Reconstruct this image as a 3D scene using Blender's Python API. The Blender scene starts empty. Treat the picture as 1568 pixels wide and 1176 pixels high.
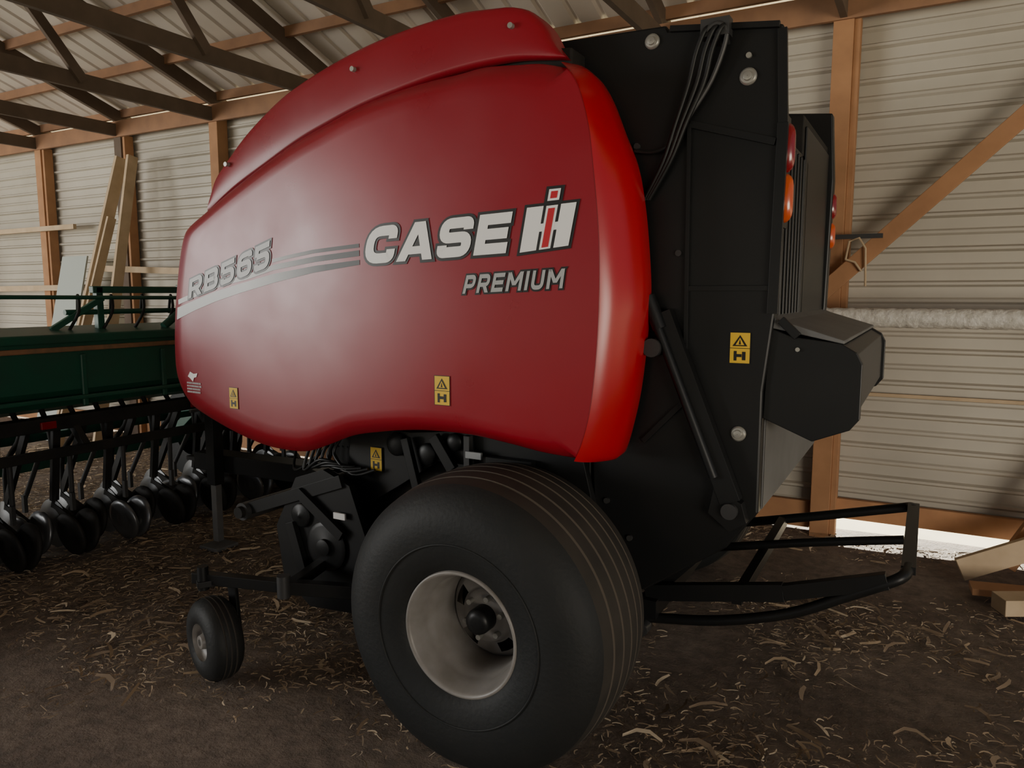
import bpy, bmesh, math, random
from mathutils import Vector, Matrix
random.seed(4)
R=random.random
def U(a,b): return a+(b-a)*random.random()
COL=bpy.context.collection

# ---------------- materials ----------------
def mat(name,c,rough=.5,metal=0,noise=0,nscale=8,c2=None,bump=0,bscale=40,coat=0,spec=.5,emit=0,rvar=0):
    m=bpy.data.materials.new(name);m.use_nodes=True
    nt=m.node_tree;b=nt.nodes["Principled BSDF"]
    b.inputs["Base Color"].default_value=(*c,1);b.inputs["Roughness"].default_value=rough
    b.inputs["Metallic"].default_value=metal;b.inputs["Coat Weight"].default_value=coat;b.inputs["Coat Roughness"].default_value=.25
    b.inputs["Specular IOR Level"].default_value=spec
    if emit: 
        b.inputs["Emission Color"].default_value=(*c,1);b.inputs["Emission Strength"].default_value=emit
    tc=nt.nodes.new("ShaderNodeTexCoord")
    if noise:
        n=nt.nodes.new("ShaderNodeTexNoise");n.inputs["Scale"].default_value=nscale;n.inputs["Detail"].default_value=6
        nt.links.new(tc.outputs["Object"],n.inputs["Vector"])
        r=nt.nodes.new("ShaderNodeValToRGB");r.color_ramp.elements[0].position=.5-noise/2-.05;r.color_ramp.elements[1].position=.5+noise/2+.05
        r.color_ramp.elements[0].color=(*c,1);r.color_ramp.elements[1].color=(*(c2 or tuple(x*.6 for x in c)),1)
        nt.links.new(n.outputs[0],r.inputs[0]);nt.links.new(r.outputs[0],b.inputs["Base Color"])
    if rvar:
        n=nt.nodes.new("ShaderNodeTexNoise");n.inputs["Scale"].default_value=3;n.inputs["Detail"].default_value=8
        nt.links.new(tc.outputs["Object"],n.inputs["Vector"])
        q=nt.nodes.new("ShaderNodeMapRange");q.inputs[1].default_value=.3;q.inputs[2].default_value=.7;q.inputs[3].default_value=rough-rvar;q.inputs[4].default_value=rough+rvar
        nt.links.new(n.outputs[0],q.inputs[0]);nt.links.new(q.outputs[0],b.inputs["Roughness"])
    if bump:
        n=nt.nodes.new("ShaderNodeTexNoise");n.inputs["Scale"].default_value=bscale;n.inputs["Detail"].default_value=5
        nt.links.new(tc.outputs["Object"],n.inputs["Vector"])
        bp=nt.nodes.new("ShaderNodeBump");bp.inputs["Strength"].default_value=bump;bp.inputs["Distance"].default_value=.02
        nt.links.new(n.outputs[0],bp.inputs["Height"]);nt.links.new(bp.outputs[0],b.inputs["Normal"])
    return m
red=mat("red_paint",(.29,.005,.016),.31,noise=.5,nscale=1.3,c2=(.24,.008,.018),rvar=.05)
redb=mat("red_paint_lit",(.44,.004,.012),.27,coat=.2)  # same red made brighter: light on the rear strip put into the colour
black=mat("black_paint",(.007,.008,.0085),.40,noise=.4,nscale=3,c2=(.012,.012,.012),spec=.35)
blackm=mat("black_matte",(.008,.008,.008),.7,noise=.4,nscale=9,c2=(.020,.018,.015),spec=.3)
dgrey=mat("dark_grey_steel",(.035,.035,.035),.45)
lgrey=mat("grey_steel_and_lit_sheet",(.15,.15,.145),.55,noise=.4,nscale=5,c2=(.10,.10,.10))  # plain grey on the jack; on tailgate and box lid the lit tone painted in
rubber=mat("tire_rubber",(.012,.014,.0145),.6,noise=.4,nscale=4,c2=(.020,.020,.019),bump=.1,bscale=60,spec=.3)
tread=mat("tread_rubber",(.026,.024,.021),.75,noise=.5,nscale=7,c2=(.05,.043,.035),spec=.3)
groove=mat("tread_groove_dust",(.11,.09,.07),.9)
rimm=mat("rim_silver_paint",(.27,.255,.24),.42,noise=.3,nscale=12,c2=(.20,.185,.165))
zinc=mat("zinc_plated",(.36,.355,.32),.35,metal=.5)
white=mat("decal_white",(.85,.85,.83),.4)
silver=mat("decal_silver",(.40,.41,.41),.4)
dblack=mat("decal_black",(.008,.008,.008),.4)
dred=mat("decal_red",(.5,.01,.02),.4)
yellow=mat("warning_yellow",(.75,.48,.03),.5)
lampred=mat("lens_red",(.22,.005,.01),.15,coat=.6)
lampor=mat("lens_amber",(.55,.08,.01),.15,coat=.6)
green=mat("green_paint",(.010,.085,.05),.42,noise=.4,nscale=4,c2=(.02,.06,.042))
rust=mat("rusty_edge",(.32,.15,.07),.8,noise=.5,nscale=12,c2=(.14,.09,.05))
discm=mat("disc_steel",(.16,.165,.17),.35,metal=.7)
wood=mat("lumber_orange",(.46,.24,.115),.75,noise=.5,nscale=6,c2=(.32,.16,.075))
woodd=mat("lumber_dark",(.14,.098,.07),.8,noise=.5,nscale=6,c2=(.09,.065,.045))
woodl=mat("lumber_pale",(.6,.46,.30),.75,noise=.5,nscale=6,c2=(.42,.31,.19))
purl=mat("lumber_purlin",(.34,.18,.095),.8,noise=.5,nscale=6,c2=(.22,.12,.07))
tin=mat("wall_tin",(.60,.56,.48),.5,metal=.15,noise=.7,nscale=1.0,c2=(.34,.31,.25))
tinr=mat("roof_tin",(.78,.72,.64),.5,metal=.1,noise=.5,nscale=1.5,c2=(.60,.54,.47))
pipem=mat("pipe_wrap",(.78,.76,.70),.6,noise=.5,nscale=20,c2=(.46,.44,.38),bump=.6,bscale=30)
strawm=mat("straw",(.50,.38,.25),.8,noise=.6,nscale=2,c2=(.32,.23,.14))
sheetm=mat("weathered_sheet",(.42,.46,.42),.5)
gravel=mat("sunlit_ground",(.62,.56,.42),.9,noise=.5,nscale=4,c2=(.50,.47,.33))
grad=mat("decal_gradient",(.4,.4,.4),.4)
nt=grad.node_tree;s_=nt.nodes.new("ShaderNodeSeparateXYZ");mr=nt.nodes.new("ShaderNodeMapRange")
tc=nt.nodes.new("ShaderNodeTexCoord");nt.links.new(tc.outputs["Object"],s_.inputs[0]);nt.links.new(s_.outputs[0],mr.inputs[0])
mr.inputs[1].default_value=-2.80;mr.inputs[2].default_value=-2.28
rp=nt.nodes.new("ShaderNodeValToRGB");rp.color_ramp.elements[0].color=(.55,.56,.56,1);rp.color_ramp.elements[1].color=(.010,.010,.010,1)
nt.links.new(mr.outputs[0],rp.inputs[0]);nt.links.new(rp.outputs[0],nt.nodes["Principled BSDF"].inputs["Base Color"])
dirt=bpy.data.materials.new("dirt_floor");dirt.use_nodes=True
nt=dirt.node_tree;b=nt.nodes["Principled BSDF"];b.inputs["Roughness"].default_value=.8
tc=nt.nodes.new("ShaderNodeTexCoord")
def NZ(sc,det=8):
    n=nt.nodes.new("ShaderNodeTexNoise");n.inputs["Scale"].default_value=sc;n.inputs["Detail"].default_value=det;n.inputs["Roughness"].default_value=.65
    nt.links.new(tc.outputs["Object"],n.inputs["Vector"]);return n
n1=NZ(.9);n2=NZ(14);n3=NZ(60)
r1=nt.nodes.new("ShaderNodeValToRGB");r1.color_ramp.elements[0].position=.35;r1.color_ramp.elements[1].position=.68
r1.color_ramp.elements[0].color=(.20,.150,.112,1);r1.color_ramp.elements[1].color=(.38,.30,.235,1)
nt.links.new(n1.outputs[0],r1.inputs[0])
mx=nt.nodes.new("ShaderNodeMix");mx.data_type='RGBA';mx.blend_type='MULTIPLY';mx.inputs[0].default_value=.8
r2=nt.nodes.new("ShaderNodeValToRGB");r2.color_ramp.elements[0].position=.35;r2.color_ramp.elements[1].position=.65
r2.color_ramp.elements[0].color=(.45,.45,.45,1);r2.color_ramp.elements[1].color=(1,1,1,1)
nt.links.new(n2.outputs[0],r2.inputs[0]);nt.links.new(r1.outputs[0],mx.inputs[6]);nt.links.new(r2.outputs[0],mx.inputs[7]);nt.links.new(mx.outputs[2],b.inputs["Base Color"])
bp=nt.nodes.new("ShaderNodeBump");bp.inputs["Strength"].default_value=.8;bp.inputs["Distance"].default_value=.03
ad=nt.nodes.new("ShaderNodeMath");ad.operation='ADD';nt.links.new(n2.outputs[0],ad.inputs[0]);nt.links.new(n3.outputs[0],ad.inputs[1])
nt.links.new(ad.outputs[0],bp.inputs["Height"]);nt.links.new(bp.outputs[0],b.inputs["Normal"])

# ---------------- geometry helpers ----------------
def empty(name):
    e=bpy.data.objects.new(name,None);COL.objects.link(e);e.empty_display_size=.1;return e
class B:
    """mesh builder, several materials in one object"""
    def __init__(s,name,parent=None):
        s.n=name;s.p=parent;s.v=[];s.f=[];s.m=[];s.sm=[];s.mats=[]
    def mi(s,m):
        if m not in s.mats:s.mats.append(m)
        return s.mats.index(m)
    def add(s,vs,fs,m,smooth=False):
        o=len(s.v);s.v+= [tuple(v) for v in vs];k=s.mi(m)
        for f in fs: s.f.append([i+o for i in f]);s.m.append(k);s.sm.append(smooth)
    def box(s,x0,x1,y0,y1,z0,z1,m):
        vs=[(x,y,z) for x in(x0,x1) for y in(y0,y1) for z in(z0,z1)]
        s.add(vs,[(0,1,3,2),(4,6,7,5),(0,4,5,1),(2,3,7,6),(0,2,6,4),(1,5,7,3)],m)
    def beam(s,a,b,w,h,m,up=(0,0,1)):
        a=Vector(a);b=Vector(b);d=(b-a).normalized();up=Vector(up)
        if abs(d.dot(up))>.98: up=Vector((0,1,0))
        sx=d.cross(up).normalized()*w/2;sz=sx.cross(d).normalized()*h/2
        vs=[]
        for q in(a,b):
            for i,j in((-1,-1),(1,-1),(1,1),(-1,1)): vs.append(q+sx*i+sz*j)
        s.add(vs,[(0,3,2,1),(4,5,6,7),(0,1,5,4),(1,2,6,5),(2,3,7,6),(3,0,4,7)],m)
    def tube(s,pts,r,m,n=10,smooth=True,cap=True):
        pts=[Vector(p) for p in pts];rs=r if isinstance(r,(list,tuple)) else [r]*len(pts)
        vs=[];fs=[];prev=None
        for i,p in enumerate(pts):
            d=(pts[min(i+1,len(pts)-1)]-pts[max(i-1,0)]).normalized()
            if prev is None:
                x=d.cross(Vector((0,0,1)))
                if x.length<.1:x=d.cross(Vector((0,1,0)))
            else: x=prev-d*prev.dot(d)
            x.normalize();prev=x;y=d.cross(x)
            for k in range(n):
                t=2*math.pi*k/n;vs.append(p+(x*math.cos(t)+y*math.sin(t))*rs[i])
        for i in range(len(pts)-1):
            for k in range(n):
                fs.append((i*n+k,i*n+(k+1)%n,(i+1)*n+(k+1)%n,(i+1)*n+k))
        s.add(vs,fs,m,smooth)
        if cap:
            s.add(vs[:n],[tuple(range(n-1,-1,-1))],m);s.add(vs[-n:],[tuple(range(n))],m)
    def cyl(s,a,b,r,m,n=24): s.tube([a,b],r,m,n)
    def lathe(s,c,axis,prof,m,n=64,skip=None):
        c=Vector(c);ax=Vector(axis).normalized();x=ax.cross(Vector((0,0,1))).normalized();z=x.cross(ax)
        vs=[];fs=[]
        for (r,o) in prof:
            for k in range(n):
                t=2*math.pi*k/n;vs.append(c+ax*o+(x*math.cos(t)+z*math.sin(t))*r)
        for i in range(len(prof)-1):
            for k in range(n):
                if skip and skip(i,k): continue
                fs.append((i*n+k,i*n+(k+1)%n,(i+1)*n+(k+1)%n,(i+1)*n+k))
        s.add(vs,fs,m,True)
    def prism(s,poly,y0,y1,m,ax='y'):
        n=len(poly)
        def V(p,y): return (p[0],y,p[1]) if ax=='y' else (y,p[0],p[1])
        vs=[V(p,y0) for p in poly]+[V(p,y1) for p in poly]
        fs=[tuple(range(n)),tuple(range(2*n-1,n-1,-1))]+[(i,n+i,n+(i+1)%n,(i+1)%n) for i in range(n)]
        s.add(vs,fs,m)
    def done(s,bevel=0,recalc=True,solid=0):
        me=bpy.data.meshes.new(s.n);me.from_pydata(s.v,[],s.f)
        for m in s.mats: me.materials.append(m)
        for i,p in enumerate(me.polygons): p.material_index=s.m[i];p.use_smooth=s.sm[i]
        if recalc:
            bm=bmesh.new();bm.from_mesh(me);bmesh.ops.recalc_face_normals(bm,faces=bm.faces);bm.to_mesh(me);bm.free()
        o=bpy.data.objects.new(s.n,me);COL.objects.link(o)
        if s.p:o.parent=s.p
        if solid:
            q=o.modifiers.new("s","SOLIDIFY");q.thickness=solid;q.offset=-1
        if bevel:
            q=o.modifiers.new("b","BEVEL");q.width=bevel;q.segments=2;q.limit_method='ANGLE';q.angle_limit=math.radians(40)
        return o
def cr(pts,k=8):
    P=[Vector(p) for p in pts];out=[]
    for i in range(len(P)-1):
        a=P[max(i-1,0)];b=P[i];c=P[i+1];d=P[min(i+2,len(P)-1)]
        for j in range(k):
            t=j/k
            out.append(.5*((2*b)+(c-a)*t+(2*a-5*b+4*c-d)*t*t+(3*b-a-3*c+d)*t**3))
    out.append(P[-1]);return out
def resamp(pts,n):
    L=[0]
    for i in range(1,len(pts)): L.append(L[-1]+(pts[i]-pts[i-1]).length)
    out=[];j=0
    for i in range(n):
        t=L[-1]*i/(n-1)
        while j<len(L)-2 and L[j+1]<t: j+=1
        q=(t-L[j])/max(L[j+1]-L[j],1e-9);out.append(pts[j].lerp(pts[j+1],min(max(q,0),1)))
    return out
def S(l): return [(a/100,b/100) for a,b in l]

# ================= BARN =================
WY=5.9
fl=B("floor")
xs=[-16+ i*.25 for i in range(0,105)];ys=[-9+i*.25 for i in range(0,61)]
from mathutils import noise as mn
vs=[(x,y,0.02*mn.noise(Vector((x*.9,y*.9,0)))-.012) for x in xs for y in ys]
m_=len(ys);fs=[(i*m_+j,(i+1)*m_+j,(i+1)*m_+j+1,i*m_+j+1) for i in range(len(xs)-1) for j in range(m_-1)]
fl.add(vs,fs,dirt,True);floor=fl.done()
og=B("yard_ground",floor)
for (x0,x1,y0_,y1_) in((-40,30,5.98,40),(-40,30,-45,-9),(-40,-16,-9,5.98),(10,30,-9,5.98)):
    og.add([(x0,y0_,-.02),(x1,y0_,-.02),(x1,y1_,-.02),(x0,y1_,-.02)],[(0,1,2,3)],gravel)
og.done(recalc=False)
def ribprofile(z0,z1):
    pr=[];z=z0;k=0
    while z<z1:
        d=.030 if k%2==0 else .015
        pr+=[(z,0),(z+.070,0),(z+.085,-d),(z+.102,-d),(z+.115,0)];z+=.115;k+=1
    return [p for p in pr if p[0]<=z1]
def wallpiece(w,x0,x1,z0,z1):
    pr=ribprofile(z0,z1);vs=[];fs=[]
    nx=int((x1-x0)/2)+1
    for i in range(nx+1):
        for z,d in pr: vs.append((x0+(x1-x0)*i/nx,WY+d,z))
    k=len(pr)
    for i in range(nx):
        for j in range(k-1): fs.append((i*k+j,(i+1)*k+j,(i+1)*k+j+1,i*k+j+1))
    w.add(vs,fs,tin)
w=B("wall_back");wallpiece(w,-15,-.62,.0,3.8);wallpiece(w,.78,4.5,.0,3.8);wallpiece(w,-.62,.78,.115,3.8)
wallo=w.done(recalc=False,solid=.004)
ps=B("posts",wallo)
posts=[-13.45,-11.8,-10.15,-8.5,-6.85,-5.2,-3.55,-1.9,-.62,1.05,2.7]
for i,x in enumerate(posts):
    wd=.13
    ps.box(x-wd/2,x+wd/2,WY-.17,WY-.03,-.02,3.75,wood if x in(-10.15,-.62,-6.85) else woodd)
    if x in(-10.15,-8.5,-.62): ps.box(x+wd/2,x+wd/2+.04,WY-.15,WY-.035,0,3.6,wood)
ps.box(-15,4.5,WY-.19,WY-.15+.0,3.58,3.76,purl)
ps.box(-15,-.7,WY-.08,WY-.035,.02,.22,wood)
ps.box(-.7,4.5,WY-.08,WY-.035,.125,.27,wood)
ps.box(-15,-.9,WY-.07,WY-.035,1.08,1.15,woodd)
ps.box(-15,4.5,WY-.055,WY-.035,1.03,1.055,woodl)
for x in (-14,-10.7,-7.4,-4.1,-.8,2.5): ps.box(x-.08,x+.08,-8.1,-7.94,-.02,3.65,woodd)  # unseen front posts, added to break reflected daylight into strips
ps.done(bevel=.004)
SL=.35;RY=-1.0
def rz(y): return 3.78+SL*(WY-y) if y>RY else 3.78+SL*(WY-RY)-SL*(RY-y)
rf=B("ceiling");vs=[];prx=[]
x=-15
while x<4.5:
    prx+=[(x,0),(x+.17,0),(x+.19,.02),(x+.21,.02)];x+=.23
ysr=[WY+.5,RY,-8.3]
for yy in ysr:
    for xx,d in prx: vs.append((xx,yy,rz(yy)+.095+d))
k=len(prx)
rf.add(vs,[(i*k+j,i*k+j+1,(i+1)*k+j+1,(i+1)*k+j) for i in range(2) for j in range(k-1)],tinr)
ceil=rf.done(recalc=False,solid=.004)
tr=B("trusses",ceil)
for x in posts:
    tr.beam((x,WY,3.66),(x,-8,3.66),.045,.14,woodd)
    tr.beam((x,WY+.05,rz(WY)-.03),(x,RY,rz(RY)-.05),.045,.14,woodd)
    tr.beam((x,-8,rz(-8)-.05),(x,RY,rz(RY)-.05),.045,.14,woodd)
    for (ya,yb) in((4.3,3.6),(2.6,3.6),(2.6,1.2),(.2,1.2),(.2,-1)):
        tr.beam((x+.04,ya,3.66),(x+.04,yb,rz(yb)-.08),.04,.09,woodd)
tr.done()
pu=B("purlins",ceil)
y=WY-.1
while y>-8:
    pu.box(-15,4.5,y-.02,y+.02,rz(y)-.005,rz(y)+.085,purl);y-=.62
pu.done()
db=B("diagonal_brace",wallo);db.beam((-.72,5.62,1.70),(1.1,5.62,3.47),.04,.11,wood);db.done(bevel=.004)
rl=B("rail_boards",wallo)
rl.beam((-12,5.67,1.81),(-9.2,5.67,1.83),.04,.07,woodl);rl.beam((-12,5.67,2.57),(-9.35,5.67,2.58),.04,.06,woodl)
rl.beam((-9.0,5.67,2.06),(-7.3,5.67,2.0),.04,.07,woodl);rl.done()
lb=B("leaning_board");lb.beam((-8.80,4.95,0.02),(-8.22,5.58,3.3),.04,.14,woodl,up=(0,1,0));lb.done()
lb=B("leaning_board");lb.beam((-8.02,4.95,0.02),(-8.02,5.58,3.3),.04,.12,woodl,up=(0,1,0));lb.done()
lb=B("leaning_board");lb.beam((-8.45,4.75,0.02),(-8.12,5.35,2.6),.03,.10,woodl,up=(0,1,0));lb.done()
lb=B("leaning_sheet");lb.beam((-9.1,5.0,0.02),(-9.1,5.5,2.2),.5,.02,sheetm,up=(0,1,0));lb.done()
pp=B("wrapped_pipe",wallo);pts=[];rr=[]
for i in range(160):
    t=i/159;pts.append((-.78+t*3.4,5.25+.002*math.sin(i*2.1),1.60+.002*math.sin(i*1.7)));rr.append(.060+.0015*math.sin(i*2.9))
pp.tube(pts,rr,pipem,20)
for x in(-.62,1.05): pp.box(x-.02,x+.02,5.2,5.76,1.50,1.54,dgrey)
pp.done()
rp_=B("hanging_rope",wallo);rp_.tube([(-.52,5.58,1.98),(-.50,5.56,2.1),(-.44,5.56,2.12),(-.40,5.57,2.05),(-.39,5.58,1.8)],.008,woodl,6)
rp_.tube([(-.52,5.58,1.98),(-.46,5.57,1.96),(-.42,5.58,1.9)],.008,woodl,6)
rp_.beam((-.6,5.57,2.13),(-.3,5.57,2.13),.02,.03,dgrey);rp_.done()
lu=B("lumber_pile")
lu.beam((.25,5.25,.06),(1.3,5.5,.55),.04,.14,woodl);lu.beam((.3,5.0,.04),(1.5,5.1,.10),.14,.04,wood)
lu.beam((.42,4.75,.06),(1.6,5.3,.10),.14,.09,woodl);lu.beam((.5,5.45,.06),(.95,5.6,.9),.04,.12,wood);lu.done(bevel=.003)

# ================= ROUND BALER =================
bal=empty("round_baler");YC=3.55
def g(X):
    X=max(X,-3.4);return 2.46+.05*((X+1.8)/1.4)**2
TOP=S([(-116,254),(-127,257),(-137,258),(-151,259),(-162,258),(-178,257),(-194,255),(-211,252),(-229,247),(-249,241),(-270,233),(-294,223),(-314,214),(-327,208),(-332,203)])
FRONT=S([(-336,193),(-339,182),(-342,168),(-344,151),(-344,136),(-341,127),(-336,121)])
BOT=S([(-328,116),(-302,108),(-278,103),(-260,102),(-247,103),(-235,107),(-219,113),(-204,116),(-190,118),(-177,119),(-158,119),(-140,117),(-126,115),(-111,114)])
CRE=S([(-111,114),(-108,121),(-105,133),(-103,150),(-102,168),(-102,186),(-103,202),(-105,220),(-107,234),(-111,247),(-116,254)])
REAR=S([(-103,112),(-100,114),(-97,124),(-94,139),(-92,158),(-91,175),(-92,191),(-94,208),(-97,222),(-102,234),(-107,246),(-112,254),(-117,258),(-123,260)])
def V2(l): return [Vector((a,b,0)) for a,b in l]
def mirrorY(o,name):
    q=o.copy();q.data=o.data.copy();q.name=name
    for v in q.data.vertices: v.co.y=2*YC-v.co.y
    q.data.flip_normals();COL.objects.link(q);q.parent=o.parent;return q
outer=resamp(cr(V2(TOP+FRONT+BOT)),300);cre=resamp(cr(V2(CRE)),90)
ring=[(p,1.0) for p in outer]+[(p,0.0) for p in cre[1:-1]]
C=Vector((-2.1,1.82,0));sc=[1,.995,.985,.97,.95,.925,.9,.85,.78,.7,.6,.5,.4,.3,.2,.1,.04]
pn=B("side_shield",bal);vs=[];nR=len(ring)
for s in sc:
    for p,e in ring:
        q=C+(p-C)*s;roll=.05*e*max(0,(s-.9)/.1)**2
        vs.append((q.x,g(q.x)+roll,q.y))
fs=[(i*nR+k,i*nR+(k+1)%nR,(i+1)*nR+(k+1)%nR,(i+1)*nR+k) for i in range(len(sc)-1) for k in range(nR)]
vs.append((C.x,g(C.x),C.y));L=(len(sc)-1)*nR
fs+=[(L+k,L+(k+1)%nR,len(vs)-1) for k in range(nR)]
o0=len(vs)
for p,e in ring: vs.append((C.x+(p.x-C.x)*.998,g(p.x)+.05*e+(.02 if e else .03),C.y+(p.y-C.y)*.998))
fs+=[(o0+k,o0+(k+1)%nR,(k+1)%nR,k) for k in range(nR)]
pn.add(vs,fs,red,True);o=pn.done()
st=B("shield_rear_corner",bal);rea=resamp(cr(V2(REAR)),90);vs=[]
K=10
for j in range(K+1):
    t=j/K
    for c,r_ in zip(cre,rea):
        a=Vector((c.x,g(c.x)-.001,c.y));b_=Vector((r_.x,2.64,r_.y))
        ctl=Vector((a.x*.35+b_.x*.65,a.y*.8+b_.y*.2,(a.z+b_.z)/2))
        vs.append(a*(1-t)**2+ctl*2*t*(1-t)+b_*t*t)
for r_ in rea: vs.append((r_.x-.01,2.74,r_.y))
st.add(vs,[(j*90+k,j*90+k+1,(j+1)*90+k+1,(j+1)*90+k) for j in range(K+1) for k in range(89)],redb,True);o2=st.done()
HT=S([(-316,222),(-312,231),(-305,238),(-289,251),(-267,264),(-246,272),(-220,279),(-196,283),(-170,285),(-152,284),(-144,283),(-137,280),(-131,274),(-127,267),(-123,262)])
HB=S([(-317,215),(-297,225.5),(-274,235),(-253,243.5),(-234,249.5),(-216,254.5),(-198,258),(-182,260.7),(-166,262.5),(-154,263.2),(-140,263),(-121,260.5)])
ht=resamp(cr(V2(HT)),80);hb=resamp(cr(V2(HB)),80);hd=B("upper_shield",bal);vs=[]
rows=[(0,2.64),(0,2.60),(.1,2.597),(.3,2.595),(.55,2.597),(.8,2.602),(.92,2.607),(.97,2.615),(1,2.64),(1.0,2.72)]
for t,yy in rows:
    for a,b_ in zip(hb,ht):
        q=a.lerp(b_,t);vs.append((q.x,yy,q.y))
hd.add(vs,[(j*80+k,j*80+k+1,(j+1)*80+k+1,(j+1)*80+k) for j in range(len(rows)-1) for k in range(79)],red,True)
for (x,z) in((-1.44,2.75),(-2.21,2.70),(-3.01,2.37)): hd.cyl((x,2.58,z),(x,2.61,z),.011,zinc,12)
o3=hd.done()
mirrorY(o,"side_shield_far");mirrorY(o2,"shield_rear_corner_far");mirrorY(o3,"upper_shield_far")
co=B("bale_chamber",bal)
core=S([(-90,262),(-60,240),(-53,230),(-53,170),(-55,140),(-53,97),(-64,82),(-94,60),(-150,55),(-225,68),(-250,95),(-262,120),(-318,130),(-325,190),(-305,218),(-270,242),(-220,258),(-160,268)])
co.prism(core,2.86,2*YC-2.86,blackm);co.done(bevel=.01)
for nm,ya,yb in(("tailgate_side",2.78,2.86),("tailgate_side_far",2*YC-2.86,2*YC-2.78)):
    tg=B(nm,bal)
    tg.prism(S([(-150,270),(-132,273),(-90,272),(-89,270),(-78,269),(-49,266),(-47,233),(-48,168),(-51,140),(-51,95),(-62,80),(-94,57),(-115,60),(-118,150),(-125,230)]),ya,yb,black)
    tg.prism(S([(-118,150),(-118,60),(-150,58),(-200,62),(-236,67),(-258,97),(-262,115),(-229,118),(-320,150),(-322,185),(-300,215),(-220,250),(-150,266),(-125,230)]),ya+.02,yb,black)
    tg.prism(S([(-330,196),(-300,212),(-249,233),(-211,244),(-162,250),(-122,250),(-122,266),(-162,270),(-211,264),(-249,254),(-300,232),(-322,214)]),2.66 if ya<3 else yb,ya+.03 if ya<3 else 2*YC-2.66,blackm)
    tg.done(bevel=.008)
d=B("tailgate_details",bal);yf=2.78
d.beam((-.49,yf-.01,2.64),(-.475,yf-.01,2.33),.03,.02,black);
d.beam((-.475,yf-.012,2.33),(-.485,yf-.012,1.68),.035,.02,black)
d.beam((-.88,yf-.01,2.70),(-.50,yf-.01,2.655),.02,.02,black)
d.beam((-.80,yf-.008,2.36),(-.50,yf-.008,2.27),.012,.025,black)
d.beam((-.80,yf-.008,2.36),(-.79,yf-.008,1.35),.014,.02,black)
d.beam((-.79,yf-.008,1.77),(-.50,yf-.008,1.77),.012,.018,black)
d.beam((-.79,yf-.008,1.35),(-.95,yf-.008,1.18),.014,.02,black)
d.beam((-.88,yf-.03,1.68),(-.60,yf-.03,.99),.05,.075,black)
d.tube([(-.93,yf-.05,1.74),(-.88,yf-.05,1.62)],.028,black,14)
d.tube([(-.90,yf-.06,1.66),(-.66,yf-.06,1.08)],.018,black,14)
d.cyl((-.90,yf-.09,1.55),(-.90,yf,1.55),.035,dgrey,16)
d.prism(S([(-66,104),(-56,99),(-54,92),(-60,88),(-68,94)]),yf-.05,yf,black)
d.cyl((-.60,yf-.07,.96),(-.60,yf,.96),.03,dgrey,16)
for x,z,r_ in((-.95,2.67,.028),(-.60,2.50,.03),(-.59,1.24,.028)):
    d.lathe((x,yf,z),(0,-1,0),[(r_,0),(r_,.006),(r_*.8,.012),(r_*.55,.012),(r_*.5,.02),(.001,.02)],zinc,20)
d.cyl((-.60,yf-.01,2.57),(-.60,yf,2.57),.01,zinc,10)
for x,z in((-1.10,.92),(-1.00,.78),(-.83,1.9),(-1.0,2.3)): d.cyl((x,yf-.012,z),(x,yf,z),.012,dgrey,10)
for dx in(0,.03,.055):
    d.tube(cr([(-.73+dx,yf,2.62),(-.735+dx,yf-.05,2.67),(-.77+dx,yf-.05,2.60),(-.80+dx,yf-.04,2.49),(-.845+dx*.7,yf-.035,2.36),(-.89+dx*.5,yf-.03,2.23),(-.96+dx*.3,yf-.02,2.10)],5),.009,black,8)
d.tube(cr([(-.74,yf-.05,2.66),(-.70,yf-.05,2.68),(-.67,yf-.04,2.64),(-.72,yf-.03,2.5),(-.80,yf-.03,2.38)],5),.009,dgrey,8)
d.box(-.76,-.66,yf-.05,yf,2.64,2.70,dgrey)
d.tube(cr([(-.83,yf-.03,2.37),(-.86,yf-.03,2.30),(-.92,yf-.03,2.27),(-1.0,yf-.03,2.28)],5),.008,black,8)
d.done(bevel=.003)
rd=B("tailgate_rear",bal)
y0,y1=2.84,2*YC-2.84
rd.box(-.53,-.505,y0,y1,1.60,2.33,black)
for i in range(9):
    yy=y0+.06+i*.075;rd.box(-.505,-.495,yy,yy+.02,1.62,2.31,black)
rd.box(-.56,-.505,3.42,4.26,1.62,2.49,blackm)
rd.box(-.505,-.495,3.46,4.22,1.66,2.45,black)
rd.add([(-.505,y0,1.62),(-.505,y1,1.62),(-.505,y1,.955),(-.505,y0,.955)],[(0,1,2,3)],lgrey)  # lit look of the lower sheet put in as lighter grey
rd.box(-.53,-.506,y0,y1,.95,1.62,lgrey)
rd.done(bevel=.004)
bx=B("net_wrap_box",bal)
bp_=S([(-50,163),(-42,160),(-26,158),(-21,155),(-19,151),(-19,132),(-22,128),(-34,123),(-51,130)])
bx.prism(bp_,2.80,2.84,black);bx.prism(bp_,2*YC-2.84,2*YC-2.80,black)
bx.prism(S([(-50,162),(-42,159),(-26,157),(-21,154),(-205/10,150),(-205/10,133),(-23,129),(-34,125),(-50,131)]),2.84,2*YC-2.84,dgrey)
bx.prism(S([(-52,168),(-46,165.5),(-25,159),(-25,157.8),(-50,163)]),2.80,2*YC-2.8,lgrey)  # lid in lighter grey to carry the light on its top
bx.beam((-.46,2.79,1.66),(-.40,2.79,1.60),.02,.03,black)
bx.cyl((-.40,2.79,1.555),(-.40,2.81,1.555),.008,zinc,8)
bx.done(bevel=.008)
lp=B("marker_lamps",bal)
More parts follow.
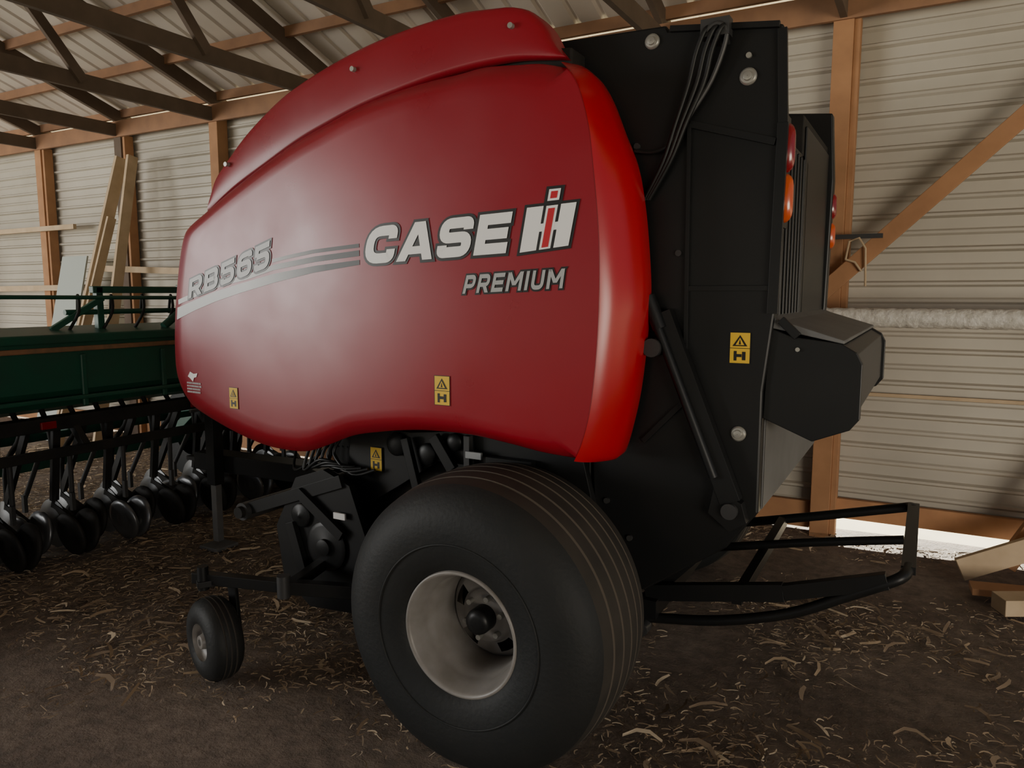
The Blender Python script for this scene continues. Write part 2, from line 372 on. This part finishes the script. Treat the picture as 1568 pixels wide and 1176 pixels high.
def lens(x,z,w_,h_,m,y=2.80):
    vs=[];n=12;fs=[]
    for j in range(5):
        t=j/4
        for k in range(n):
            a=2*math.pi*k/n;s=math.cos(t*math.pi/2)
            vs.append((x+.03*math.sin(t*math.pi/2),y+w_*math.cos(a)*(.35+.65*s),z+h_*math.sin(a)*(.55+.45*s)))
    for j in range(4):
        for k in range(n): fs.append((j*n+k,j*n+(k+1)%n,(j+1)*n+(k+1)%n,(j+1)*n+k))
    fs.append(tuple(4*n+k for k in range(n)))
    lp.add(vs,fs,m,True)
lp.box(-.475,-.465,2.775,2.86,1.98,2.36,black)
lens(-.468,2.25,.025,.085,lampred,2.80);lens(-.468,2.08,.025,.085,lampor,2.80)
lp.box(-.50,-.485,4.26,4.33,1.95,2.30,black)
lens(-.485,2.20,.03,.07,lampred,4.29);lens(-.485,2.05,.03,.07,lampor,4.29);lp.done()
rk=B("bale_ramp",bal)
def rt(p,r_=.022): rk.tube(cr(p,5),r_,black,12)
rk.beam((-1.0,3.0,.475),(-.44,3.0,.585),.04,.07,black);rk.beam((-.44,3.0,.585),(-.08,3.0,.70),.04,.06,black)
rt([(-1.0,3.0,.36),(-.7,3.0,.41),(-.42,3.0,.50),(-.22,3.0,.61),(-.08,3.0,.69),(-.03,3.02,.72),(-.015,3.1,.73)])
rk.beam((-.015,3.06,.73),(-.015,4.04,.73),.05,.03,black)
rt([(-.015,4.0,.725),(-.03,4.09,.71),(-.10,4.1,.69),(-.45,4.1,.60),(-.86,4.1,.50)],.024)
rt([(-.04,3.55,.70),(-.4,3.55,.63),(-.85,3.55,.53)],.02)
rk.beam((-.62,3.0,.52),(-.62,4.1,.55),.04,.05,black)
rk.beam((-.98,2.95,.42),(-.98,4.15,.46),.08,.08,black)
rk.beam((-.95,3.05,.50),(-.60,3.05,.88),.05,.05,black);rk.beam((-.95,4.05,.50),(-.60,4.05,.88),.05,.05,black)
rk.beam((-.98,2.98,.42),(-1.35,2.98,.52),.05,.07,black);rk.beam((-.98,4.12,.42),(-1.35,4.12,.52),.05,.07,black)
rk.cyl((-1.0,2.93,.33),(-1.0,2.99,.33),.03,dgrey,14)
rk.done(bevel=.003)
# wheels
def wheel(name,yo,sgn):
    wc=(-1.42,yo,.53);w=B(name,bal);ax=(0,sgn,0)
    W=.57;sw=[(.225,.075),(.228,.05),(.24,.035),(.27,.018),(.32,.006),(.37,0),(.425,.004),(.465,.018),(.502,.040),(.526,.062),(.541,.085)]
    w.lathe(wc,ax,sw,rubber,128)
    w.lathe(wc,ax,[(r_,W-o) for r_,o in reversed(sw)],rubber,128)
    w.lathe(wc,ax,[(.335,.004),(.337,-.001),(.341,-.001),(.343,.002)],rubber,96)
    a0,a1=.085,W-.085;nr=6;gw=.012
    rwid=(a1-a0-gw*(nr-1))/nr
    def crown(o): return .541+.024*(1-((o-W/2)/(W/2-.085))**2)
    o=a0
    for i in range(nr):
        pr=[(crown(o+rwid*t),o+rwid*t) for t in(0,.12,.5,.88,1)]
        w.lathe(wc,ax,pr,tread,128)
        if i<nr-1:
            e=o+rwid
            w.lathe(wc,ax,[(crown(e),e),(crown(e)-.010,e+.001),(crown(e)-.010,e+gw-.001),(crown(e+gw),e+gw)],groove,128)
        o+=rwid+gw
    w.done(recalc=False)
    r=B(name+"_rim",bal)
    wc=(-1.42,yo,.525)
    r.lathe(wc,ax,[(.222,.07),(.236,.06),(.239,.045),(.236,.034),(.228,.032),(.220,.045),(.212,.065),(.205,.085),(.198,.11),(.196,.13),(.19,.14),(.186,.20),(.186,.30),(.190,.33),(.2,.36),(.205,.45),(.22,.5)],rimm,96)
    r.lathe(wc,ax,[(.187,.30),(.17,.275),(.155,.262),(.115,.25),(.105,.245),(.10,.225),(.07,.22),(.045,.22)],rimm,70,skip=lambda i,k: i==2 and (k%14)<6)
    r.lathe(wc,ax,[(.18,.34),(.001,.34)],blackm,32)
    r.lathe(wc,ax,[(.05,.23),(.05,.17),(.046,.155),(.02,.15),(.001,.15)],black,24)
    x=Vector((1,0,0));z=Vector((0,0,1))
    for k in range(6):
        t=k*math.pi/3+.3;c=Vector(wc)+x*math.cos(t)*.08+z*math.sin(t)*.08
        r.cyl(c+Vector((0,sgn*.225,0)),c+Vector((0,sgn*.195,0)),.011,zinc,8)
    r.cyl(Vector(wc)+Vector((.1,sgn*.10,.14)),Vector(wc)+Vector((.11,sgn*.14,.15)),.005,dgrey,8)
    r.done(recalc=False)
wheel("main_wheel",2.13,1);wheel("main_wheel_far",2*YC-2.13,-1)
uc=B("undercarriage",bal)
uc.cyl((-1.42,2.5,.525),(-1.42,4.6,.525),.05,black,16)
uc.box(-1.56,-1.34,2.84,4.26,.46,.62,black)
uc.beam((-1.45,2.9,.55),(-2.35,2.95,.60),.10,.14,black);uc.beam((-1.45,4.2,.55),(-2.35,4.15,.60),.10,.14,black)
uc.beam((-2.3,2.95,.60),(-3.3,3.45,.60),.10,.13,black);uc.beam((-2.3,4.15,.60),(-3.3,3.65,.60),.10,.13,black)
uc.beam((-3.2,3.55,.60),(-4.5,3.55,.58),.16,.12,black)
uc.beam((-4.45,3.55,.58),(-4.62,3.55,.58),.10,.03,dgrey)
uc.box(-2.95,-2.65,3.4,3.7,.72,1.0,black);uc.cyl((-2.9,3.55,.86),(-4.3,3.55,.85),.045,black,14)
uc.done(bevel=.005)
jk=B("parking_jack",bal);jk.box(-4.255,-4.205,3.405,3.455,.05,.62,lgrey);jk.box(-4.27,-4.19,3.39,3.47,.45,1.02,black)
jk.box(-4.32,-4.14,3.34,3.52,0,.025,lgrey);jk.beam((-4.23,3.40,.98),(-4.23,3.25,.98),.02,.02,dgrey);jk.beam((-4.23,3.43,.6),(-4.23,3.55,.6),.05,.05,black);jk.done(bevel=.003)
fr=B("drive_side_frame",bal)
fr.prism(S([(-240,112),(-205,112),(-150,118),(-120,112),(-112,80),(-118,70),(-175,100),(-190,100),(-212,86),(-232,74),(-245,80)]),2.74,2.78,black)
for x,z,r_ in((-2.12,1.06,.055),(-1.95,1.03,.05),(-1.8,1.10,.04)):
    fr.lathe((x,2.74,z),(0,-1,0),[(r_,0),(r_,.02),(r_*.8,.025),(r_*.4,.03),(.001,.03)],black,24)
fr.beam((-2.05,2.70,1.10),(-1.98,2.70,.85),.03,.04,black);fr.beam((-1.90,2.71,1.12),(-1.80,2.71,.98),.03,.05,black)
fr.beam((-1.72,2.71,1.14),(-1.72,2.71,1.0),.03,.03,dgrey);fr.box(-1.62,-1.40,2.69,2.73,1.02,1.06,black)
for i in range(6):
    a=(-2.45-.04*i,2.72,1.06-.01*i);fr.tube(cr([a,(a[0]-.03,2.70,.98-.02*i),(a[0]+.10,2.68,.90+.01*i),(a[0]+.22,2.70,.93)],5),.009,black,8)
fr.box(-1.72,-1.64,2.685,2.70,1.045,1.075,silver)
fr.done(bevel=.003)
pk=B("pickup",bal)
for y0_,y1_ in((2.62,2.66),(4.44,4.48)):
    pk.prism(S([(-266,86),(-248,92),(-232,86),(-222,60),(-222,34),(-232,24),(-259,22),(-276,34),(-280,60)]),y0_,y1_,black)
pk.cyl((-2.52,2.66,.50),(-2.52,4.44,.50),.16,blackm,24)
for i in range(20):
    yy=2.72+i*.088
    pk.lathe((-2.52,yy,.50),(0,1,0),[(.23,0),(.235,.01),(.235,.03),(.23,.04)],black,24)
    for k in range(4):
        t=k*math.pi/2+.4+i*.2
        pk.tube([(-2.52+.2*math.cos(t),yy+.06,.5+.2*math.sin(t)),(-2.52+.33*math.cos(t+.15),yy+.06,.5+.33*math.sin(t+.15))],.004,dgrey,5)
for yy in(2.62,4.48):
    pk.beam((-3.0,yy,.655),(-2.36,yy,.88),.03,.06,black)
pk.cyl((-3.0,2.58,.65),(-3.0,4.52,.65),.045,dgrey,20)
pk.cyl((-3.0,2.555,.65),(-3.0,2.59,.65),.03,blackm,16)
pk.beam((-2.62,2.60,.80),(-2.35,2.60,.62),.03,.05,black);pk.beam((-2.68,2.60,.64),(-2.60,2.60,.40),.03,.05,black)
pk.lathe((-2.46,2.62,.55),(0,-1,0),[(.12,0),(.12,.015),(.10,.02),(.04,.02),(.04,.04),(.001,.04)],black,24)
pk.lathe((-2.62,2.62,.68),(0,-1,0),[(.06,0),(.06,.015),(.05,.02),(.02,.02),(.001,.03)],black,20)
for i in range(10):
    pk.tube(cr([(-2.9+.06*i,2.9+.1*i,1.02),(-2.85+.06*i,2.8+.1*i,.85),(-2.7+.04*i,2.75+.1*i,.9),(-2.6+.03*i,2.8,1.0)],5),.008,black,6)
pk.box(-2.40,-2.33,2.595,2.605,.70,.73,white)
pk.done(bevel=.003)
gw=B("pickup_gauge_wheel",bal);an=math.radians(17)
ax=Vector((math.sin(an),math.cos(an),0)) ;c=Vector((-2.80,2.14,.185))
gw.lathe(c,ax,[(.085,.0),(.10,-.008),(.13,-.008),(.16,.002),(.18,.02),(.188,.045),(.19,.07),(.188,.095),(.18,.12),(.16,.138),(.13,.148),(.085,.14)],rubber,48)
for o in(.045,.068,.092): gw.lathe(c,ax,[(.1895,o-.004),(.192,o),(.1895,o+.004)],tread,48)
gw.lathe(c,ax,[(.088,.0),(.086,.02),(.07,.035),(.04,.04),(.035,.02),(.03,.0),(.001,.0)],rimm,32)
gw.lathe(c,ax,[(.088,.14),(.07,.12),(.001,.12)],rimm,32)
cc=c+ax*.07
gw.beam(c+ax*.175,c+ax*.175+Vector((-.02,0,.26)),.05,.02,black)
gw.cyl(c+ax*.0,c+ax*.19,.015,dgrey,12)
gw.beam(c+ax*.18+Vector((-.02,0,.25)),c+ax*.04+Vector((-.06,0,.25)),.05,.03,black)
gw.cyl(cc+Vector((-.06,0,.22)),cc+Vector((-.06,0,.33)),.025,black,14)
gw.beam(cc+Vector((-.12,0,.27)),(-2.45,2.36,.44),.05,.05,black)
gw.beam((-2.47,2.35,.44),(-2.10,2.55,.41),.05,.06,black);gw.beam((-2.45,2.36,.44),(-2.5,2.66,.46),.05,.05,black)
gw.cyl((-2.46,2.33,.40),(-2.46,2.33,.50),.03,dgrey,14)
gw.done(bevel=.003)

# ---- decals ----
dc=B("decals",bal)
def bil(c4,u,v):
    (ax_,az),(bx_,bz),(cx_,cz),(dx_,dz)=c4
    x=(ax_*(1-u)+bx_*u)*(1-v)+(cx_*(1-u)+dx_*u)*v;z=(az*(1-u)+bz*u)*(1-v)+(cz*(1-u)+dz*u)*v
    return x,z
def fillet(pts,rad):
    out=[Vector(pts[0])]
    for i in range(1,len(pts)-1):
        p=Vector(pts[i]);a=Vector(pts[i-1])-p;b_=Vector(pts[i+1])-p
        r_=min(rad,a.length*.49,b_.length*.49)
        if r_<.01: out.append(p);continue
        s0=p+a.normalized()*r_;s1=p+b_.normalized()*r_
        for k in range(7):
            t=k/6;out.append(s0*(1-t)**2+p*2*t*(1-t)+s1*t*t)
    out.append(Vector(pts[-1]));return out
def glyph(ch,w):
    h=w/2;W={'C':.98,'A':1.05,'S':.95,'E':.88,'P':.85,'R':.9,'M':1.15,'I':w,'U':.9,'B':.9,'5':.86,'6':.86}[ch]
    l=h;r_=W-h;b_=h;t=1-h;F=.22;G=[]
    if ch=='C':G=[([(r_,.64),(r_,t),(l,t),(l,b_),(r_,b_),(r_,.36)],.34)]
    if ch=='A':G=[([(h*.9,0),(W/2-h*.15,1)],0),([(W-h*.9,0),(W/2+h*.15,1)],0),([(W*.28,.27),(W*.72,.27)],-1)]
    if ch=='S':G=[([(r_,.68),(r_,t),(l,t),(l,.5),(r_,.5),(r_,b_),(l,b_),(l,.32)],.3)]
    if ch=='E':G=[([(l,0),(l,1)],0),([(l,t),(W,t)],0),([(l,b_),(W,b_)],0),([(l,.5),(W-.04,.5)],0)]
    if ch=='P':G=[([(l,0),(l,1)],0),([(l,t),(r_,t),(r_,.40),(l,.40)],F)]
    if ch=='R':G=[([(l,0),(l,1)],0),([(l,t),(r_,t),(r_,.43),(l,.43)],F),([(W*.55,.43),(r_,0)],0)]
    if ch=='M':G=[([(l,0),(l,1)],0),([(r_,0),(r_,1)],0),([(l,1),(W/2,.3)],0),([(r_,1),(W/2,.3)],0)]
    if ch=='I':G=[([(l,0),(l,1)],0)]
    if ch=='U':G=[([(l,1),(l,b_),(r_,b_),(r_,1)],F+.05)]
    if ch=='B':G=[([(l,0),(l,1)],0),([(l,t),(r_-.03,t),(r_-.03,.5),(l,.5)],F),([(l,.5),(r_,.5),(r_,b_),(l,b_)],F)]
    if ch=='5':G=[([(W-.04,t),(l,t)],0),([(l,1),(l,.56),],0),([(l,.56),(r_,.56),(r_,b_),(l,b_),(l,.27)],F)]
    if ch=='6':G=[([(r_,.74),(r_,t),(l,t),(l,b_),(r_,b_),(r_,.56),(l,.56)],F+.04)]
    return W,G
def ribbon(pts,w,ext):
    P=[Vector(p) for p in pts];n=len(P);d=P[-1]-P[0]
    if n==2 and abs(d.y)>abs(d.x):      # upright stroke: horizontal cut ends
        if d.y<0:P.reverse();d=-d
        hw=w/2*d.length/d.y;e=d*(ext/d.y)
        a=P[0]-e;b_=P[1]+e;hx=Vector((hw,0))
        return [a-hx,a+hx,b_-hx,b_+hx],[(0,1,3,2)]
    if ext:
        P[0]=P[0]+(P[0]-P[1]).normalized()*ext;P[-1]=P[-1]+(P[-1]-P[-2]).normalized()*ext
    vs=[];fs=[]
    for i in range(n):
        d0=(P[i]-P[i-1]).normalized() if i else (P[1]-P[0]).normalized()
        d1=(P[i+1]-P[i]).normalized() if i<n-1 else d0
        n0=Vector((-d0.y,d0.x));n1=Vector((-d1.y,d1.x));m=(n0+n1)
        m=m.normalized() if m.length>1e-4 else n0
        k=min(1/max(m.dot(n0),.3),2.2)
        vs+=[P[i]+m*w/2*k,P[i]-m*w/2*k]
    for i in range(n-1): fs.append((2*i,2*i+1,2*i+3,2*i+2))
    return vs,fs
def text(body,c4,fill,w,ol,sp=.14):
    x=0;items=[]
    for ch in body:
        W,G=glyph(ch,w);items.append((x,G));x+=W+sp
    T=x-sp
    for ext,m,lift in((0,fill,.0052),(ol,dblack,.0028)):
        for xo,G in items:
            for pl,rad in G:
                ww=w*.75 if rad==-1 else w
                p2=fillet(pl,rad) if rad>0 else [Vector(q) for q in pl]
                vs,fs=ribbon(p2,ww+2*ext,0 if rad==-1 else ext)
                out=[]
                for v in vs:
                    X,Z=bil(c4,(v.x+xo)/T,v.y);out.append((X,g(X)-lift,Z))
                dc.add(out,fs,m)
text("CASE",S([(-207,187),(-139,190),(-203,202),(-136,205)]),white,.27,.075,sp=.13)
text("PREMIUM",S([(-158,175),(-116,177),(-156,182),(-115,184)]),silver,.22,.10,sp=.24)
text("RB565",S([(-323,172.5),(-263,187),(-321,182),(-261,199)]),silver,.22,.085,sp=.18)
ih=S([(-133,190),(-114,192),(-130,206),(-111,207)])
def up(poly,m,l,c4=ih):
    vs=[]
    for u_,v_ in poly:
        x,z=bil(c4,u_,v_);vs.append((x,g(x)-l,z))
    dc.add(vs,[tuple(range(len(vs)))],m)
def rc(a,b,c_,d_): return[(a,c_),(b,c_),(b,d_),(a,d_)]
up(rc(-.07,1.07,-.07,1.07),dblack,.003);up(rc(.33,.71,1.0,1.43),dblack,.0031)
up(rc(-.01,.34,.0,1),white,.005);up(rc(.70,1.01,.0,1),white,.005)
up(rc(.30,.74,.42,.60),white,.0045)
up(rc(.40,.64,.0,.99),white,.0052);up(rc(.45,.59,.04,.93),dred,.0062)
up(rc(.35,.40,.0,.40),dblack,.006);up(rc(.35,.40,.62,.97),dblack,.006);up(rc(.64,.69,.0,.40),dblack,.006);up(rc(.64,.69,.62,.97),dblack,.006)
up(rc(.40,.64,1.10,1.36),white,.0052);up(rc(.45,.59,1.15,1.31),dred,.0062)
def strip(t,b_):
    t=resamp(V2(t),40);b_=resamp(V2(b_),40);vs=[]
    for p in t: vs.append((p.x,g(p.x)-.0015,p.y))
    for p in b_: vs.append((p.x,g(p.x)-.0015,p.y))
    dc.add(vs,[(i,i+1,41+i,40+i) for i in range(39)],grad)
strip(S([(-333,168),(-318,172),(-302,176),(-282,180),(-260,184),(-235,187),(-209,189)]),S([(-334,162),(-318,167),(-302,171.3),(-283,175.5),(-260,180),(-236,184),(-209,187)]))
s2=[(-332,172),(-317,176),(-297,181),(-278,184),(-260,188),(-235,191),(-209,193)]
strip(S(s2),S([(a,b-2.4) for a,b in s2]))
s3=[(-261,190.5),(-251,192),(-235,194),(-220,195),(-209,195.7)]
strip(S(s3),S([(a,b-1.6) for a,b in s3]))
def sticker(x0,x1,z0,z1,Y=None):
    def q(a,b,c_,d_,m,l):
        P=[(x0+(x1-x0)*u_,z0+(z1-z0)*v_) for u_,v_ in rc(a,b,c_,d_)]
        dc.add([(x,(g(x) if Y is None else Y)-l,z) for x,z in P],[(0,1,2,3)],m)
    q(-.04,1.04,-.02,1.02,dblack,.003);q(0,1,0,.48,yellow,.004);q(0,1,.5,1,yellow,.004)
    for tri,m,l in(([(.12,.56),(.88,.56),(.5,.93)],dblack,.005),([(.28,.60),(.72,.60),(.5,.84)],yellow,.006),([(.44,.62),(.56,.62),(.5,.8)],dblack,.007)):
        P=[(x0+(x1-x0)*u_,z0+(z1-z0)*v_) for u_,v_ in tri]
        dc.add([(x,(g(x) if Y is None else Y)-l,z) for x,z in P],[(0,1,2)],m)
    q(.2,.35,.08,.4,dblack,.005);q(.35,.6,.2,.3,dblack,.005);q(.62,.8,.1,.38,dblack,.005)
sticker(-2.945,-2.885,1.20,1.30);sticker(-1.715,-1.645,1.31,1.425)
sticker(-.63,-.56,1.50,1.61,2.78);sticker(-2.28,-2.215,.92,1.03,2.735)
for poly in([(-3.27,1.335),(-3.25,1.36),(-3.22,1.35),(-3.19,1.355),(-3.20,1.335),(-3.22,1.33),(-3.23,1.31),(-3.25,1.325)],):
    dc.add([(x,g(x)-.003,z) for x,z in poly],[tuple(range(len(poly)))],white)
for z0 in(1.298,1.283,1.268,1.253):
    x=-3.28
    while x<-3.17:
        w_=U(.004,.010);dc.add([(x,g(x)-.003,z0),(x+w_,g(x)-.003,z0),(x+w_,g(x)-.003,z0+.009),(x,g(x)-.003,z0+.009)],[(0,1,2,3)],silver);x+=w_+.004
dc.done(recalc=False)

# ================= GRAIN DRILL =================
dr=empty("grain_drill")
hb_=B("seed_hopper",dr);YA,YB=.9,5.15
hb_.prism(S([(-510,146),(-510,110),(-520,98),(-545,92),(-570,98),(-585,115),(-585,146)]),YA,YB,green)
hb_.prism(S([(-507,148),(-507,142),(-588,142),(-588,148),(-547,152)]),YA-.01,YB+.01,green)
hb_.box(-5.105,-5.085,YA,YB,1.36,1.395,rust);hb_.box(-5.10,-5.06,YA,YB,1.03,1.06,green)
for i in range(7):
    yy=YA+.3+i*.62;hb_.box(-5.10,-5.08,yy,yy+.04,.98,1.34,green)
hb_.done(bevel=.008)
fr=B("drill_frame",dr)
fr.box(-5.20,-5.08,YA,YB,.84,.93,blackm);fr.box(-5.65,-5.53,YA,YB,.70,.82,green);fr.box(-5.0,-4.94,YA,YB,.68,.74,blackm)
for i in range(5):
    yy=YA+.1+i*1.0;fr.beam((-5.14,yy,.88),(-4.97,yy,.70),.05,.05,black);fr.beam((-5.14,yy,.86),(-5.6,yy,.78),.06,.08,green)
fr.tube([(-5.15,YA,1.74),(-5.15,3.9,1.72)],.015,green,8)
fr.beam((-5.15,1.2,1.48),(-5.15,1.2,1.74),.03,.03,green)
fr.beam((-5.3,3.35,1.46),(-5.3,3.35,1.80),.05,.05,green);fr.beam((-5.3,4.05,1.46),(-5.3,4.05,1.82),.06,.06,green)
fr.beam((-5.3,3.30,1.78),(-5.3,4.1,1.78),.05,.05,green)
fr.beam((-5.3,3.0,1.5),(-5.25,3.35,1.72),.04,.04,green);fr.tube([(-5.3,3.1,1.62),(-5.3,4.1,1.62)],.02,green,8)
for yy in(3.1,3.35,3.6,3.85,4.1): fr.tube(cr([(-5.3,yy,1.46),(-5.22,yy+.05,1.62),(-5.3,yy+.1,1.74),(-5.4,yy+.15,1.6)],4),.012,blackm,6)
fr.cyl((-5.2,3.8,1.5),(-5.2,4.15,1.74),.03,green,12)
for yy in(1.6,2.75,3.9): fr.box(-5.07,-5.05,yy,yy+.10,.86,.91,lampred)
fr.lathe((-6.0,1.2,.45),(0,1,0),[(.2,0),(.42,0),(.45,.05),(.45,.2),(.42,.25),(.2,.25)],rubber,32)
fr.lathe((-6.0,4.6,.45),(0,1,0),[(.2,0),(.42,0),(.45,.05),(.45,.2),(.42,.25),(.2,.25)],rubber,32)
fr.beam((-6.0,1.2,.45),(-6.0,4.85,.45),.1,.1,green);fr.beam((-5.6,1.5,.76),(-6.0,1.5,.45),.08,.08,green);fr.beam((-5.6,4.4,.76),(-6.0,4.4,.45),.08,.08,green)
fr.done(bevel=.004)
op=B("disc_openers",dr)
i=0;yy=YA+.08
while yy<YB:
    x0=-5.0 if i%2==0 else -5.22
    op.tube(cr([(-5.3,yy,1.0),(-5.2,yy,.82),(x0-.18,yy,.6),(x0-.2,yy,.3)],4),.018,blackm,8)
    op.beam((-5.12,yy,.86),(x0-.2,yy,.34),.03,.05,blackm)
    op.tube([(-4.98,yy,.72),(x0-.02,yy+.02,.38)],.016,dgrey,8)
    op.beam((x0-.22,yy,.30),(x0+.02,yy,.22),.03,.06,blackm)
    for s in(-1,1):
        op.lathe((x0-.22,yy,.175),(.0,s,.0),[(.17,.004),(.10,.018),(.04,.03),(.001,.03)],discm,28)
    for s in(-1,1):
        axx=Vector((0,s,-.18)).normalized();cc=Vector((x0+.06,yy+s*.035,.155))
        op.lathe(cc,axx,[(.001,.0),(.06,.005),(.075,.0),(.115,-.003),(.145,.004),(.15,.016),(.145,.028),(.115,.034),(.075,.03),(.06,.028),(.03,.045),(.001,.045)],blackm if i%3 else discm,28)
    op.beam((x0-.05,yy,.24),(x0+.06,yy,.155),.02,.04,blackm)
    op.box(x0+.0,x0+.03,yy-.012,yy+.012,.30,.42,dgrey)
    yy+=.19;i+=1
op.done()

# ================= STRAW LITTER =================
sl=B("straw_litter",floor)
def strand(x,y,L,wd,lift,m):
    t=U(0,2*math.pi);dx,dy=math.cos(t),math.sin(t);px,py=-dy*wd/2,dx*wd/2
    b=U(-.02,.03)*(L/.1);vs=[];n=3;tl=U(-.25,.25)*L*.5
    for k in range(n+1):
        q=(k/n-.5)*L;bend=b*(1-(2*k/n-1)**2)
        cx_=x+dx*q-dy*bend;cy_=y+dy*q+dx*bend;z=lift+.35*abs(b)*(1-(2*k/n-1)**2)+tl*(k/n-.5)
        z=max(z,.004);w_=1-.5*abs(2*k/n-1)
        vs+=[(cx_-px*w_,cy_-py*w_,z),(cx_+px*w_,cy_+py*w_,z+.3*wd)]
    sl.add(vs,[(2*k,2*k+1,2*k+3,2*k+2) for k in range(n)],m)
straw2=mat("straw_dark",(.26,.19,.125),.85);straw3=mat("straw_bright",(.66,.54,.38),.75)
cnt=0
while cnt<64000:
    x=U(-9,2.8);y=U(.3,5.8)
    dns=mn.noise(Vector((x*1.3,y*1.3,5)))*1.1+.25
    if x<-2.4 and y>1.9: dns+=.65
    if x>-1.2 and y<3.6: dns+=.15
    if x<-1.6 and y<2.0 and x>-3.6: dns-=.3
    if R()>dns: continue
    big=R()<(.05 if x>-1.2 else .022)
    strand(x,y,U(.08,.18) if big else U(.012,.06),U(.010,.025) if big else U(.003,.008),U(0,.012),random.choice((strawm,strawm,straw2,straw2,straw2,straw3)));cnt+=1
sl.done(recalc=False)

# ================= LIGHT =================
wd=bpy.data.worlds.new("W");bpy.context.scene.world=wd;wd.use_nodes=True
bg=wd.node_tree.nodes["Background"];bg.inputs[0].default_value=(.82,.88,1,1);bg.inputs[1].default_value=.34
def area(name,loc,tgt,sx,sy,e,c):
    l=bpy.data.lights.new(name,"AREA");l.shape='RECTANGLE';l.size=sx;l.size_y=sy;l.energy=e;l.color=c
    o=bpy.data.objects.new(name,l);COL.objects.link(o);o.location=loc
    o.rotation_euler=(Vector(tgt)-Vector(loc)).to_track_quat('-Z','Y').to_euler();return o
area("doorway_daylight_left",(-12,-4.0,2.2),(-7.5,5.5,1.2),6,3.2,720,(1,.985,.95))
l2=area("wall_fill_right",(5.5,-2.5,1.1),(1.4,5.9,.3),4,1.8,120,(1,.90,.76));l2.data.spread=math.radians(100)  # added fill lamp, set low and narrowed to warm the lower right wall
sun=bpy.data.lights.new("sun","SUN");sun.energy=30;sun.angle=.01;sun.color=(1,.94,.78);so=bpy.data.objects.new("sun",sun);COL.objects.link(so)
so.rotation_euler=Vector((.15,-1,-.42)).to_track_quat('-Z','Y').to_euler()

# ================= CAMERA =================
cd=bpy.data.cameras.new("camera");cd.sensor_width=36;cd.lens=36*1150/1568;cd.clip_start=.05
cam=bpy.data.objects.new("camera",cd);COL.objects.link(cam)
cam.location=(0,0,1.75);cam.rotation_euler=(math.radians(90-6.85),0,math.radians(29))
bpy.context.scene.camera=cam
